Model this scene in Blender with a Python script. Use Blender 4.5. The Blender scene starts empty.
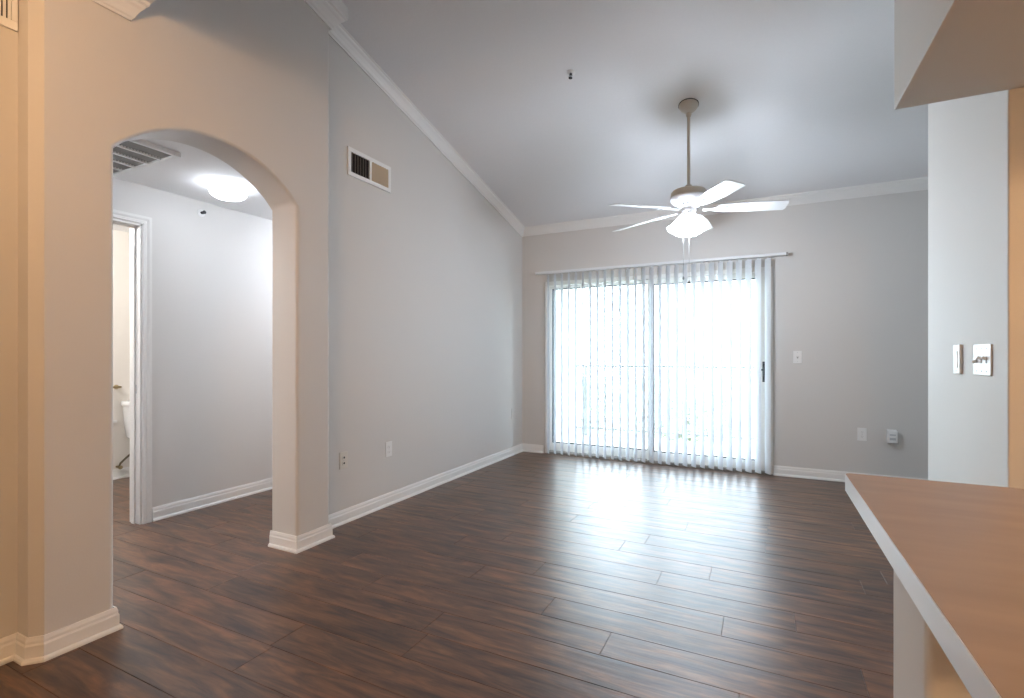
import bpy, bmesh, math, random
from mathutils import Vector, Matrix

# ------------------------------------------------------------------ camera
SC = bpy.context.scene
COL = SC.collection
EYE = 1.17
cam_data = bpy.data.cameras.new('camera')
cam = bpy.data.objects.new('camera', cam_data)
COL.objects.link(cam)
cam.location = (0, 0, EYE)
cam.rotation_euler = (math.pi / 2, 0, math.radians(26.54))
cam_data.sensor_width = 36.0
cam_data.lens = 500.5 / 1024 * 36.0
cam_data.shift_y = 5.5 / 1024
cam_data.clip_start = 0.02
SC.camera = cam

# ------------------------------------------------------------------ light and exposure
SC.view_settings.view_transform = 'Standard'
SC.view_settings.look = 'None'
SC.view_settings.gamma = 1.0
SC.view_settings.use_curve_mapping = False
SC.view_settings.exposure = 0.23
SKY = 16.0
FAN_W, BATH_W, ENTRY_W, KITCHEN_W, PENDANT_FILL_W = 58.0, 54.0, 47.0, 78.0, 66.0
WARM = (1.0, 0.60, 0.30)
ENTRY_POS = (-1.35, 0.05, 2.66)
PENDANT_FILL_POS = (0.50, -1.9, 1.88)
KITCHEN_POS = (2.0, 0.55, 2.60)
HALL_POS = (-3.30, 2.22, 2.34)
world = bpy.data.worlds.new('overcast_sky')
SC.world = world
world.use_nodes = True
bg = world.node_tree.nodes['Background']
bg.inputs['Color'].default_value = (0.78, 0.89, 1.0, 1)
bg.inputs['Strength'].default_value = SKY


def lamp(name, loc, watts, color, radius, aim=None, cone=150):
    d = bpy.data.lights.new(name, 'SPOT' if aim else 'POINT')
    d.energy = watts
    d.color = color
    d.shadow_soft_size = radius
    o = bpy.data.objects.new(name, d)
    COL.objects.link(o)
    o.location = loc
    if aim:
        d.spot_size = math.radians(cone)
        d.spot_blend = 1.0
        o.rotation_euler = Vector(aim).to_track_quat('-Z', 'Y').to_euler()
    return o


port = bpy.data.lights.new('window_portal', 'AREA')
port.shape = 'RECTANGLE'
port.size, port.size_y = 2.33, 2.03
port.cycles.is_portal = True
po = bpy.data.objects.new('window_portal', port)
COL.objects.link(po)
po.location = (-1.075, 5.66, 1.015)
po.rotation_euler = (math.radians(-90), 0, 0)

port2 = bpy.data.lights.new('fill_window_portal', 'AREA')
port2.shape = 'RECTANGLE'
port2.size, port2.size_y = 0.5, 0.85
port2.cycles.is_portal = True
po2 = bpy.data.objects.new('fill_window_portal', port2)
COL.objects.link(po2)
po2.location = (3.34, 3.55, 1.575)
po2.rotation_euler = (math.radians(90), 0, math.radians(90))

# ------------------------------------------------------------------ dimensions
YB = 5.485                       # window wall
XL = -2.60                       # long left wall
XA0, XA1 = -2.69, -2.464         # wall with the archway
XH = -3.83                       # far wall of the hallway
LOW = 2.715                       # flat ceiling
YLOW = 1.26                      # where the flat ceiling ends
XR = 3.2
YREAR = -2.4
HALLC = 2.34


def cz(y):
    return 2.67 + 0.238 * (YB - y)


# ------------------------------------------------------------------ materials
def new_mat(name):
    m = bpy.data.materials.new(name)
    m.use_nodes = True
    nt = m.node_tree
    return m, nt, nt.nodes['Principled BSDF']


def mat(name, color, rough=0.5, metal=0.0, bump=0.0, scale=200.0, vary=0.0, emit=0.0, emit_color=None, spec=0.5):
    m, nt, b = new_mat(name)
    b.inputs['Base Color'].default_value = (*color, 1)
    b.inputs['Roughness'].default_value = rough
    b.inputs['Metallic'].default_value = metal
    b.inputs['Specular IOR Level'].default_value = spec
    tc = nt.nodes.new('ShaderNodeTexCoord')
    nz = nt.nodes.new('ShaderNodeTexNoise')
    nz.inputs['Scale'].default_value = scale
    nz.inputs['Detail'].default_value = 3
    nt.links.new(tc.outputs['Object'], nz.inputs['Vector'])
    mx = nt.nodes.new('ShaderNodeMix')
    mx.data_type = 'RGBA'
    mx.inputs['A'].default_value = (*[c * (1 - vary) for c in color], 1)
    mx.inputs['B'].default_value = (*[min(1, c * (1 + vary)) for c in color], 1)
    nt.links.new(nz.outputs['Fac'], mx.inputs['Factor'])
    nt.links.new(mx.outputs['Result'], b.inputs['Base Color'])
    if bump:
        bp = nt.nodes.new('ShaderNodeBump')
        bp.inputs['Strength'].default_value = bump
        bp.inputs['Distance'].default_value = 0.002
        nt.links.new(nz.outputs['Fac'], bp.inputs['Height'])
        nt.links.new(bp.outputs['Normal'], b.inputs['Normal'])
    if emit:
        b.inputs['Emission Color'].default_value = (*(emit_color or color), 1)
        b.inputs['Emission Strength'].default_value = emit
    return m


def frosted():
    m = bpy.data.materials.new('lit_frosted_glass')
    m.use_nodes = True
    nt = m.node_tree
    nt.nodes.clear()
    N, L = nt.nodes.new, nt.links.new
    out = N('ShaderNodeOutputMaterial')
    tl = N('ShaderNodeBsdfTranslucent')
    tl.inputs['Color'].default_value = (0.9, 0.92, 0.95, 1)
    tp = N('ShaderNodeBsdfTransparent')
    tp.inputs['Color'].default_value = (0.97, 0.98, 1.0, 1)
    em = N('ShaderNodeEmission')
    em.inputs['Color'].default_value = (0.92, 0.96, 1.0, 1)
    em.inputs['Strength'].default_value = 0.75
    mx = N('ShaderNodeMixShader')
    mx.inputs['Fac'].default_value = 0.82
    ad = N('ShaderNodeAddShader')
    L(tl.outputs[0], mx.inputs[1])
    L(tp.outputs[0], mx.inputs[2])
    L(mx.outputs[0], ad.inputs[0])
    L(em.outputs[0], ad.inputs[1])
    L(ad.outputs[0], out.inputs['Surface'])
    return m


M = {}
M['wall'] = mat('greige_wall_paint', (0.64, 0.62, 0.595), 0.6, bump=0.12, scale=160, vary=0.01, spec=0.3)
M['hall'] = mat('hall_wall_paint', (0.70, 0.685, 0.665), 0.6, bump=0.12, scale=160, vary=0.01, spec=0.3)
M['bath'] = mat('bath_wall_paint', (0.70, 0.66, 0.61), 0.6, bump=0.1, scale=160, vary=0.01)
M['ceil'] = mat('ceiling_paint', (0.78, 0.78, 0.79), 0.8, bump=0.35, scale=60, vary=0.015, spec=0.2)
M['hallceil'] = mat('hall_ceiling_paint', (0.84, 0.84, 0.84), 0.8, bump=0.3, scale=60, vary=0.015, spec=0.2)
M['trim'] = mat('white_trim_paint', (0.80, 0.79, 0.77), 0.35, vary=0.01, scale=30)
M['plastic'] = mat('white_plastic', (0.80, 0.80, 0.79), 0.3, vary=0.01, scale=50)
M['ivory'] = mat('ivory_plastic', (0.66, 0.63, 0.57), 0.35, vary=0.01, scale=50)
M['dark'] = mat('dark_slot', (0.02, 0.02, 0.022), 0.6)
M['duct'] = mat('dark_duct', (0.035, 0.035, 0.04), 0.8, vary=0.2)
M['filter'] = mat('grey_louver_metal', (0.30, 0.29, 0.27), 0.5, vary=0.05)
M['beige_metal'] = mat('beige_metal', (0.55, 0.47, 0.36), 0.5, vary=0.04)
M['fan'] = mat('white_fan_paint', (0.74, 0.75, 0.76), 0.3, vary=0.01, scale=20)
M['fan_beige'] = mat('almond_fan_paint', (0.50, 0.46, 0.40), 0.35, vary=0.01, scale=20)
M['brass'] = mat('aged_brass', (0.42, 0.33, 0.19), 0.35, metal=0.9, vary=0.08)
M['steel'] = mat('dull_steel', (0.55, 0.56, 0.58), 0.35, metal=0.9, vary=0.05)
M['chain'] = mat('dark_chain', (0.10, 0.10, 0.10), 0.6)
M['black'] = mat('black_metal', (0.015, 0.015, 0.017), 0.4)
M['bronze'] = mat('bronze_hose', (0.16, 0.13, 0.08), 0.45, metal=0.5, vary=0.1)
M['porcelain'] = mat('white_porcelain', (0.85, 0.86, 0.87), 0.12, vary=0.005, scale=10)
M['shade'] = frosted()
M['bulb'] = mat('lit_bulb', (1, 1, 1), 0.4, emit=6.0, emit_color=(0.97, 0.98, 1.0))
M['dome'] = mat('lit_dome_glass', (0.95, 0.96, 1.0), 0.4, emit=16.0, emit_color=(0.84, 0.91, 1.0))
M['dome_fill'] = mat('lit_fill_dome_glass', (0.95, 0.96, 1.0), 0.4, emit=90.0, emit_color=(0.80, 0.88, 1.0))  # strong glow for the two added hallway fill domes
M['warmdome'] = mat('lit_warm_dome', (1, 0.9, 0.75), 0.4, emit=3.0, emit_color=(1, 0.75, 0.5))
M['edge'] = mat('white_counter_edge', (0.72, 0.73, 0.75), 0.3, vary=0.01, scale=20)
M['concrete'] = mat('pale_balcony_concrete', (0.55, 0.54, 0.52), 0.8, bump=0.2, vary=0.05, scale=20)
M['stucco'] = mat('pale_stucco', (0.72, 0.71, 0.69), 0.85, bump=0.4, vary=0.03, scale=60)
M['railing'] = mat('grey_railing_paint', (0.26, 0.27, 0.28), 0.5, vary=0.03)
M['lawn'] = mat('pale_lawn', (0.30, 0.33, 0.22), 0.9, vary=0.2, scale=2)
M['bark'] = mat('tree_bark', (0.30, 0.27, 0.23), 0.9, bump=0.5, vary=0.2, scale=20)
M['leaf'] = mat('tree_leaf', (0.36, 0.40, 0.30), 0.6, vary=0.25, scale=3)


def laminate():
    m, nt, b = new_mat('tan_laminate')
    tc = nt.nodes.new('ShaderNodeTexCoord')
    mp = nt.nodes.new('ShaderNodeMapping')
    mp.inputs['Scale'].default_value = (1.2, 7, 1)
    nz = nt.nodes.new('ShaderNodeTexNoise')
    nz.inputs['Scale'].default_value = 3
    nz.inputs['Detail'].default_value = 6
    cr = nt.nodes.new('ShaderNodeValToRGB')
    cr.color_ramp.elements[0].position = 0.3
    cr.color_ramp.elements[0].color = (0.275, 0.205, 0.160, 1)
    cr.color_ramp.elements[1].position = 0.72
    cr.color_ramp.elements[1].color = (0.335, 0.250, 0.192, 1)
    L = nt.links.new
    L(tc.outputs['Object'], mp.inputs['Vector'])
    L(mp.outputs['Vector'], nz.inputs['Vector'])
    L(nz.outputs['Fac'], cr.inputs['Fac'])
    L(cr.outputs['Color'], b.inputs['Base Color'])
    b.inputs['Roughness'].default_value = 0.42
    return m


M['laminate'] = laminate()


def wood_floor():
    m, nt, b = new_mat('dark_scraped_plank')
    N, L = nt.nodes.new, nt.links.new
    tc = N('ShaderNodeTexCoord')
    at = N('ShaderNodeAttribute')
    at.attribute_name = 'plank'
    off = N('ShaderNodeVectorMath')
    off.operation = 'MULTIPLY_ADD'
    off.inputs[1].default_value = (37.0, 19.0, 11.0)
    L(at.outputs['Color'], off.inputs[0])
    L(tc.outputs['Object'], off.inputs[2])
    mp = N('ShaderNodeMapping')
    mp.inputs['Scale'].default_value = (1.5, 9.0, 1.0)
    L(off.outputs['Vector'], mp.inputs['Vector'])
    n1 = N('ShaderNodeTexNoise')
    n1.inputs['Scale'].default_value = 2.4
    n1.inputs['Detail'].default_value = 8
    n1.inputs['Roughness'].default_value = 0.62
    n1.inputs['Distortion'].default_value = 0.5
    L(mp.outputs['Vector'], n1.inputs['Vector'])
    mp2 = N('ShaderNodeMapping')
    mp2.inputs['Scale'].default_value = (3.0, 60.0, 1.0)
    L(off.outputs['Vector'], mp2.inputs['Vector'])
    n2 = N('ShaderNodeTexNoise')
    n2.inputs['Scale'].default_value = 2.5
    n2.inputs['Detail'].default_value = 5
    L(mp2.outputs['Vector'], n2.inputs['Vector'])
    cr = N('ShaderNodeValToRGB')
    e = cr.color_ramp.elements
    e[0].position, e[0].color = 0.33, (0.040, 0.028, 0.027, 1)
    e[1].position, e[1].color = 0.72, (0.245, 0.118, 0.062, 1)
    k = e.new(0.50)
    k.color = (0.110, 0.060, 0.039, 1)
    L(n1.outputs['Fac'], cr.inputs['Fac'])
    hs = N('ShaderNodeHueSaturation')
    L(cr.outputs['Color'], hs.inputs['Color'])
    mr = N('ShaderNodeMapRange')
    mr.inputs['To Min'].default_value = 0.75
    mr.inputs['To Max'].default_value = 1.2
    L(at.outputs['Fac'], mr.inputs['Value'])
    L(mr.outputs['Result'], hs.inputs['Value'])
    ov = N('ShaderNodeMix')
    ov.data_type = 'RGBA'
    ov.blend_type = 'MULTIPLY'
    ov.inputs['Factor'].default_value = 0.38
    cr2 = N('ShaderNodeValToRGB')
    cr2.color_ramp.elements[0].position = 0.32
    cr2.color_ramp.elements[0].color = (0.45, 0.45, 0.47, 1)
    cr2.color_ramp.elements[1].position = 0.6
    L(n2.outputs['Fac'], cr2.inputs['Fac'])
    L(hs.outputs['Color'], ov.inputs['A'])
    L(cr2.outputs['Color'], ov.inputs['B'])
    L(ov.outputs['Result'], b.inputs['Base Color'])
    rr = N('ShaderNodeMapRange')
    rr.inputs['To Min'].default_value = 0.29
    rr.inputs['To Max'].default_value = 0.37
    L(n2.outputs['Fac'], rr.inputs['Value'])
    L(rr.outputs['Result'], b.inputs['Roughness'])
    # hand-scraped ripples along the plank
    mp3 = N('ShaderNodeMapping')
    mp3.inputs['Scale'].default_value = (0.8, 20.0, 1.0)
    L(off.outputs['Vector'], mp3.inputs['Vector'])
    n3 = N('ShaderNodeTexNoise')
    n3.inputs['Scale'].default_value = 1.6
    n3.inputs['Detail'].default_value = 3
    L(mp3.outputs['Vector'], n3.inputs['Vector'])
    bp = N('ShaderNodeBump')
    bp.inputs['Strength'].default_value = 0.16
    bp.inputs['Distance'].default_value = 0.006
    L(n3.outputs['Fac'], bp.inputs['Height'])
    bp2 = N('ShaderNodeBump')
    bp2.inputs['Strength'].default_value = 0.06
    bp2.inputs['Distance'].default_value = 0.001
    L(n2.outputs['Fac'], bp2.inputs['Height'])
    L(bp.outputs['Normal'], bp2.inputs['Normal'])
    L(bp2.outputs['Normal'], b.inputs['Normal'])
    b.inputs['Specular IOR Level'].default_value = 0.5
    return m


M['floor'] = wood_floor()


def slat_mat():
    m = bpy.data.materials.new('white_vinyl_slat')
    m.use_nodes = True
    nt = m.node_tree
    nt.nodes.clear()
    N, L = nt.nodes.new, nt.links.new
    out = N('ShaderNodeOutputMaterial')
    d = N('ShaderNodeBsdfDiffuse')
    d.inputs['Color'].default_value = (0.86, 0.87, 0.88, 1)
    t = N('ShaderNodeBsdfTranslucent')
    t.inputs['Color'].default_value = (0.74, 0.79, 0.86, 1)
    a = N('ShaderNodeMixShader')
    a.inputs['Fac'].default_value = 0.31
    L(d.outputs[0], a.inputs[1])
    L(t.outputs[0], a.inputs[2])
    L(a.outputs[0], out.inputs['Surface'])
    return m


def glass_mat():
    m = bpy.data.materials.new('window_glass')
    m.use_nodes = True
    nt = m.node_tree
    nt.nodes.clear()
    N, L = nt.nodes.new, nt.links.new
    out = N('ShaderNodeOutputMaterial')
    tr = N('ShaderNodeBsdfTransparent')
    tr.inputs['Color'].default_value = (0.94, 0.97, 0.97, 1)
    gl = N('ShaderNodeBsdfGlossy')
    gl.inputs['Roughness'].default_value = 0.02
    fr = N('ShaderNodeFresnel')
    fr.inputs['IOR'].default_value = 1.2
    mx = N('ShaderNodeMixShader')
    L(fr.outputs[0], mx.inputs['Fac'])
    L(tr.outputs[0], mx.inputs[1])
    L(gl.outputs[0], mx.inputs[2])
    L(mx.outputs[0], out.inputs['Surface'])
    return m


M['slat'] = slat_mat()
M['glass'] = glass_mat()


# ------------------------------------------------------------------ mesh helpers
def add_box(bm, x0, x1, y0, y1, z0, z1, mtx=None):
    vs = [bm.verts.new((x, y, z)) for x in (x0, x1) for y in (y0, y1) for z in (z0, z1)]
    for f in ((0, 1, 3, 2), (4, 6, 7, 5), (0, 4, 5, 1), (2, 3, 7, 6), (0, 2, 6, 4), (1, 5, 7, 3)):
        bm.faces.new([vs[i] for i in f])
    if mtx is not None:
        bmesh.ops.transform(bm, matrix=mtx, verts=vs)
    return vs


def add_prism(bm, poly, a0, a1, axis='X'):
    """extrude a closed polygon: axis X takes (y,z), axis Y takes (x,z), axis Z takes (x,y)"""
    def P(p, a):
        return {'X': (a, p[0], p[1]), 'Y': (p[0], a, p[1]), 'Z': (p[0], p[1], a)}[axis]
    A = [bm.verts.new(P(p, a0)) for p in poly]
    B = [bm.verts.new(P(p, a1)) for p in poly]
    n = len(poly)
    fs = [bm.faces.new(A), bm.faces.new(list(reversed(B)))]
    for i in range(n):
        fs.append(bm.faces.new((A[i], B[i], B[(i + 1) % n], A[(i + 1) % n])))
    return A + B


def add_lathe(bm, prof, seg=24, mtx=None):
    """prof: list of (radius, z)"""
    rings = []
    allv = []
    for r, z in prof:
        if r < 1e-5:
            v = bm.verts.new((0, 0, z))
            rings.append([v])
            allv.append(v)
        else:
            ring = [bm.verts.new((r * math.cos(2 * math.pi * i / seg), r * math.sin(2 * math.pi * i / seg), z)) for i in range(seg)]
            rings.append(ring)
            allv += ring
    for a, b in zip(rings, rings[1:]):
        for i in range(seg):
            j = (i + 1) % seg
            if len(a) == 1 and len(b) == 1:
                continue
            if len(a) == 1:
                bm.faces.new((a[0], b[j], b[i]))
            elif len(b) == 1:
                bm.faces.new((a[i], a[j], b[0]))
            else:
                bm.faces.new((a[i], a[j], b[j], b[i]))
    if mtx is not None:
        bmesh.ops.transform(bm, matrix=mtx, verts=allv)
    return allv


def add_tube(bm, pts, r, seg=8):
    pts = [Vector(p) for p in pts]
    rings = []
    for i, p in enumerate(pts):
        d = (pts[min(i + 1, len(pts) - 1)] - pts[max(i - 1, 0)]).normalized()
        up = Vector((0, 0, 1)) if abs(d.z) < 0.9 else Vector((1, 0, 0))
        s = d.cross(up).normalized()
        t = s.cross(d).normalized()
        rr = r[i] if isinstance(r, (list, tuple)) else r
        rings.append([bm.verts.new(p + rr * (math.cos(2 * math.pi * k / seg) * s + math.sin(2 * math.pi * k / seg) * t)) for k in range(seg)])
    for a, b in zip(rings, rings[1:]):
        for k in range(seg):
            bm.faces.new((a[k], a[(k + 1) % seg], b[(k + 1) % seg], b[k]))
    bm.faces.new(list(reversed(rings[0])))
    bm.faces.new(rings[-1])


def add_sweep(bm, path, prof, z0=0.0):
    """sweep a closed profile [(offset to the left of travel, z)] along a plan path [(x,y)] or [(x,y,z)] with mitres"""
    P = [Vector((p[0], p[1], p[2] if len(p) > 2 else 0)) for p in path]
    rings = []
    for i, p in enumerate(P):
        d0 = (P[i] - P[i - 1]) if i else (P[1] - P[0])
        d1 = (P[i + 1] - P[i]) if i + 1 < len(P) else (P[-1] - P[-2])
        d0 = Vector((d0.x, d0.y, 0)).normalized()
        d1 = Vector((d1.x, d1.y, 0)).normalized()
        n0, n1 = Vector((-d0.y, d0.x, 0)), Vector((-d1.y, d1.x, 0))
        m = (n0 + n1)
        m = m / max(0.3, m.length) * 1.0
        m.normalize()
        k = 1.0 / max(0.35, m.dot(n0))
        rings.append([bm.verts.new(p + m * (o * k) + Vector((0, 0, z + z0))) for o, z in prof])
    n = len(prof)
    for a, b in zip(rings, rings[1:]):
        for k in range(n):
            bm.faces.new((a[k], a[(k + 1) % n], b[(k + 1) % n], b[k]))
    bm.faces.new(list(reversed(rings[0])))
    bm.faces.new(rings[-1])


def obj(name, bm, material, parent=None, smooth=False, bevel=0.0, segs=2, angle=35):
    bmesh.ops.recalc_face_normals(bm, faces=bm.faces)
    me = bpy.data.meshes.new(name)
    bm.to_mesh(me)
    bm.free()
    me.materials.append(material)
    o = bpy.data.objects.new(name, me)
    COL.objects.link(o)
    if parent:
        o.parent = parent
    if smooth:
        for p in me.polygons:
            p.use_smooth = True
    if bevel:
        md = o.modifiers.new('bevel', 'BEVEL')
        md.width = bevel
        md.segments = segs
        md.limit_method = 'ANGLE'
        md.angle_limit = math.radians(angle)
        for p in me.polygons:
            p.use_smooth = True
        wn = o.modifiers.new('wn', 'WEIGHTED_NORMAL')
        wn.keep_sharp = True
    return o


def sharp(o, deg=40):
    """smooth shading with hard edges above an angle"""
    o.data.set_sharp_from_angle(angle=math.radians(deg))
    return o


def box(name, x0, x1, y0, y1, z0, z1, m, parent=None, bevel=0.0, segs=2):
    bm = bmesh.new()
    add_box(bm, x0, x1, y0, y1, z0, z1)
    return obj(name, bm, m, parent, bevel=bevel, segs=segs)


def tag(o, label, cat, group=None, kind=None):
    o['label'] = label
    o['category'] = cat
    if group:
        o['group'] = group
    if kind:
        o['kind'] = kind
    return o


def struct(o, label, cat):
    return tag(o, label, cat, kind='structure')


def empty(name, loc=(0, 0, 0), rz=0.0):
    o = bpy.data.objects.new(name, None)
    COL.objects.link(o)
    o.empty_display_size = 0.1
    o.location = loc
    o.rotation_euler = (0, 0, rz)
    return o


# ------------------------------------------------------------------ floor
random.seed(4)


def build_floor():
    bm = bmesh.new()
    lay = bm.loops.layers.float_color.new('plank')
    W, LEN, G, D = 0.1765, 1.22, 0.0017, 0.0024
    known = {1: -0.891, 0: -0.567, 2: -0.152, 5: -0.246, 8: 0.019, 4: -0.482, 3: -1.09, -1: -0.07, -2: -1.25, -3: -0.55}
    x_min, x_max = -5.6, XR + 0.1
    k0 = math.floor((YREAR - 0.1 - 1.896) / W)
    k1 = math.ceil((YB + 0.02 - 1.896) / W)
    for k in range(k0, k1):
        ya, yb = 1.896 + k * W, min(1.896 + (k + 1) * W, YB + 0.02)
        j = known.get(k, random.uniform(-0.6, 0.6))
        xs = []
        x = j - LEN * math.ceil((j - x_min) / LEN)
        while x < x_max:
            xs.append(x)
            x += LEN
        for xa in xs:
            xb = xa + LEN
            c = (random.random(), random.random(), random.random(), 1)
            g = G
            v = [bm.verts.new(p) for p in ((xa, ya, -D), (xb, ya, -D), (xb, yb, -D), (xa, yb, -D),
                                           (xa + g, ya + g, 0), (xb - g, ya + g, 0), (xb - g, yb - g, 0), (xa + g, yb - g, 0))]
            fs = [bm.faces.new((v[4], v[5], v[6], v[7]))]
            for i in range(4):
                fs.append(bm.faces.new((v[i], v[(i + 1) % 4], v[4 + (i + 1) % 4], v[4 + i])))
            for f in fs:
                for lp in f.loops:
                    lp[lay] = c
    vs = add_box(bm, x_min - 1.3, x_max + 1.3, YREAR - 0.2, YB + 0.02, -0.12, -0.004)
    o = obj('floor', bm, M['floor'])
    return o


struct(build_floor(), 'dark brown hand-scraped wood plank floor running through the rooms', 'floor')

# ------------------------------------------------------------------ ceilings
bm = bmesh.new()
add_prism(bm, [(YLOW, cz(YLOW)), (YB + 0.1, cz(YB + 0.1)), (YB + 0.1, cz(YB + 0.1) + 0.12), (YLOW, cz(YLOW) + 0.12)], XL - 0.02, XR + 0.1)
add_prism(bm, [(YLOW, cz(YLOW)), (2.335, cz(2.335)), (2.335, cz(2.335) + 0.12), (YLOW, cz(YLOW) + 0.12)], XA0 - 0.05, XL)
struct(obj('ceiling', bm, M['ceil']), 'sloped vaulted grey-white ceiling above the living room', 'ceiling')
bm = bmesh.new()
add_box(bm, XA0, XR + 0.1, YREAR - 0.1, YLOW, LOW, LOW + 0.12)
add_box(bm, XA0, XR + 0.1, YLOW - 0.12, YLOW, LOW + 0.10, cz(YLOW) + 0.1)
struct(obj('ceiling_entry', bm, M['ceil']), 'low flat ceiling of the entry ending before the vaulted room', 'ceiling')
struct(box('ceiling_hall', XH - 0.05, XA0 + 0.02, -0.4, 4.1, HALLC, HALLC + 0.1, M['hallceil']), 'flat white hallway ceiling seen through the archway', 'ceiling')
struct(box('ceiling_bath', -5.5, XH - 0.05, 0.5, 3.4, HALLC, HALLC + 0.1, M['hallceil']), 'flat bathroom ceiling beyond the hallway doorway', 'ceiling')

# ------------------------------------------------------------------ walls
bm = bmesh.new()
OX0, OX1, OZ = -2.300, 0.095, 2.03
add_box(bm, XL - 0.1, OX0, YB, YB + 0.14, 0, 2.9)
add_box(bm, OX1, XR + 0.1, YB, YB + 0.14, 0, 2.9)
add_box(bm, OX0, OX1, YB, YB + 0.14, OZ, 2.9)
struct(obj('wall_back', bm, M['wall']), 'greige window wall with the wide sliding door opening', 'wall')

bm = bmesh.new()
add_prism(bm, [(2.30, 0), (YB + 0.05, 0), (YB + 0.05, cz(YB) + 0.06), (2.30, cz(2.30) + 0.05)], XA0, XL)
struct(obj('wall_left', bm, M['wall']), 'long greige left wall rising under the sloped crown moulding', 'wall')

# wall with the archway
A0, A1, SPR, APX = 1.15, 2.083, 2.05, 2.262
half = (A1 - A0) / 2
rise = APX - SPR
R = (half * half + rise * rise) / (2 * rise)
arc_rise = rise
cy, cc = (A0 + A1) / 2, APX - R
a_end = math.asin(half / R)
arc = [(cy + R * math.sin(a), cc + R * math.cos(a)) for a in [-a_end + 2 * a_end * i / 28 for i in range(29)]]
poly = [(0.917, 0), (A0, 0)] + arc + [(A1, 0), (2.335, 0), (2.335, cz(2.335) + 0.04), (YLOW, cz(YLOW) + 0.04), (YLOW - 0.05, cz(YLOW) + 0.04), (0.917, cz(YLOW) + 0.04)]
bm = bmesh.new()
add_prism(bm, poly, XA0, XA1)
wa = obj('wall_arch', bm, M['wall'], bevel=0.018, segs=3, angle=50)
struct(wa, 'tan wall with rounded corners around the arched hallway opening', 'wall')
bm = bmesh.new()
add_prism(bm, [(XA0, YREAR - 0.1), (-2.58, YREAR - 0.1), (-2.58, 0.880), (-2.497, 0.880), (XA1 + 0.0008, 0.9165), (XA1 + 0.0008, 0.938), (XA0, 0.938)], 0, LOW + 0.05, 'Z')
struct(obj('wall_left_entry', bm, M['wall']), 'set-back entry wall left of the archway wall', 'wall')

struct(box('wall_rear', -2.8, XR + 0.1, YREAR - 0.1, YREAR, 0, LOW + 0.05, M['wall']), 'entry wall behind the viewer', 'wall')
WY0, WY1, WZ0, WZ1 = 3.30, 3.80, 1.15, 2.0
bm = bmesh.new()
add_box(bm, XR, XR + 0.12, YREAR, WY0, 0, 4.0)
add_box(bm, XR, XR + 0.12, WY1, YB + 0.1, 0, 4.0)
add_box(bm, XR, XR + 0.12, WY0, WY1, 0, WZ0)
add_box(bm, XR, XR + 0.12, WY0, WY1, WZ1, 4.0)
struct(obj('wall_right', bm, M['wall']), 'right end wall of the room with an opening added for fill daylight, out of view', 'wall')
w2 = empty('fill_window', (XR + 0.06, 0, 0))  # window added out of view to bring fill daylight into the room
struct(w2, 'small window added in the unseen right end wall for fill daylight', 'window')
bm = bmesh.new()
for ya, yb, za, zb in ((WY0, WY0 + 0.05, WZ0, WZ1), (WY1 - 0.05, WY1, WZ0, WZ1), (WY0 + 0.05, WY1 - 0.05, WZ0, WZ0 + 0.05), (WY0 + 0.05, WY1 - 0.05, WZ1 - 0.05, WZ1)):
    add_box(bm, -0.03, 0.03, ya, yb, za, zb)
obj('fill_window_frame', bm, M['trim'], w2)
box('glass_pane', -0.003, 0.003, WY0 + 0.045, WY1 - 0.045, WZ0 + 0.045, WZ1 - 0.045, M['glass'], w2)

XK, YK0, YK1 = 0.74, 2.25, 3.16
bm = bmesh.new()
add_prism(bm, [(YK0, 0), (YK1, 0), (YK1, cz(YK1) + 0.03), (YK0, cz(YK0) + 0.03)], XK, XR)
struct(obj('wall_kitchen', bm, M['wall'], bevel=0.006, segs=2), 'wall block with the light switches behind the counter', 'wall')

bm = bmesh.new()
add_prism(bm, [(-0.5, 2.058), (YK0, 2.058), (YK0, cz(YK0) + 0.02), (YLOW, cz(YLOW) + 0.02), (YLOW, LOW), (-0.5, LOW)], 0.43, 1.25)
struct(obj('wall_soffit', bm, M['wall'], bevel=0.004), 'boxed drywall soffit hanging above the counter', 'soffit')
struct(box('ceiling_kitchen', 1.25, XR, YLOW, YK0, 2.60, 2.70, M['ceil']), 'flat kitchen ceiling behind the soffit', 'ceiling')
bm = bmesh.new()
add_box(bm, 0.19, 1.7, 0.82, 1.01, 0, 0.877)
struct(obj('wall_half', bm, M['wall'], bevel=0.012, segs=3), 'painted half wall carrying the counter', 'half wall')

# hallway and bathroom shell
D0, D1, DH = 1.12, 1.955, 2.075
bm = bmesh.new()
add_box(bm, XH - 0.12, XH, -0.4, D0, 0, HALLC + 0.05)
add_box(bm, XH - 0.12, XH, D1, 4.1, 0, HALLC + 0.05)
add_box(bm, XH - 0.12, XH, D0, D1, DH, HALLC + 0.05)
struct(obj('wall_hall', bm, M['hall']), 'pale hallway wall with the bathroom doorway', 'wall')
struct(box('wall_hall_near', XH - 0.1, XA0, -0.5, -0.4, 0, HALLC + 0.1, M['hall']), 'near end wall of the hallway', 'wall')
struct(box('wall_hall_end', XH - 0.1, XA0, 4.0, 4.1, 0, HALLC + 0.1, M['hall']), 'far end wall of the hallway', 'wall')
struct(box('wall_hall_side', XA0 - 0.06, XA0 + 0.02, -0.4, 0.92, 0, HALLC + 0.1, M['hall']), 'hallway side wall behind the entry wall', 'wall')
struct(box('wall_bath', -5.53, -5.43, 0.4, 3.5, 0, HALLC + 0.1, M['bath']), 'pale bathroom wall behind the toilet', 'wall')
struct(box('wall_bath_left', -5.45, XH - 0.11, 0.4, 0.5, 0, HALLC + 0.1, M['bath']), 'left side wall of the bathroom', 'wall')
struct(box('wall_bath_right', -5.45, XH - 0.11, 3.3, 3.4, 0, HALLC + 0.1, M['bath']), 'right side wall of the bathroom', 'wall')

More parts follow.
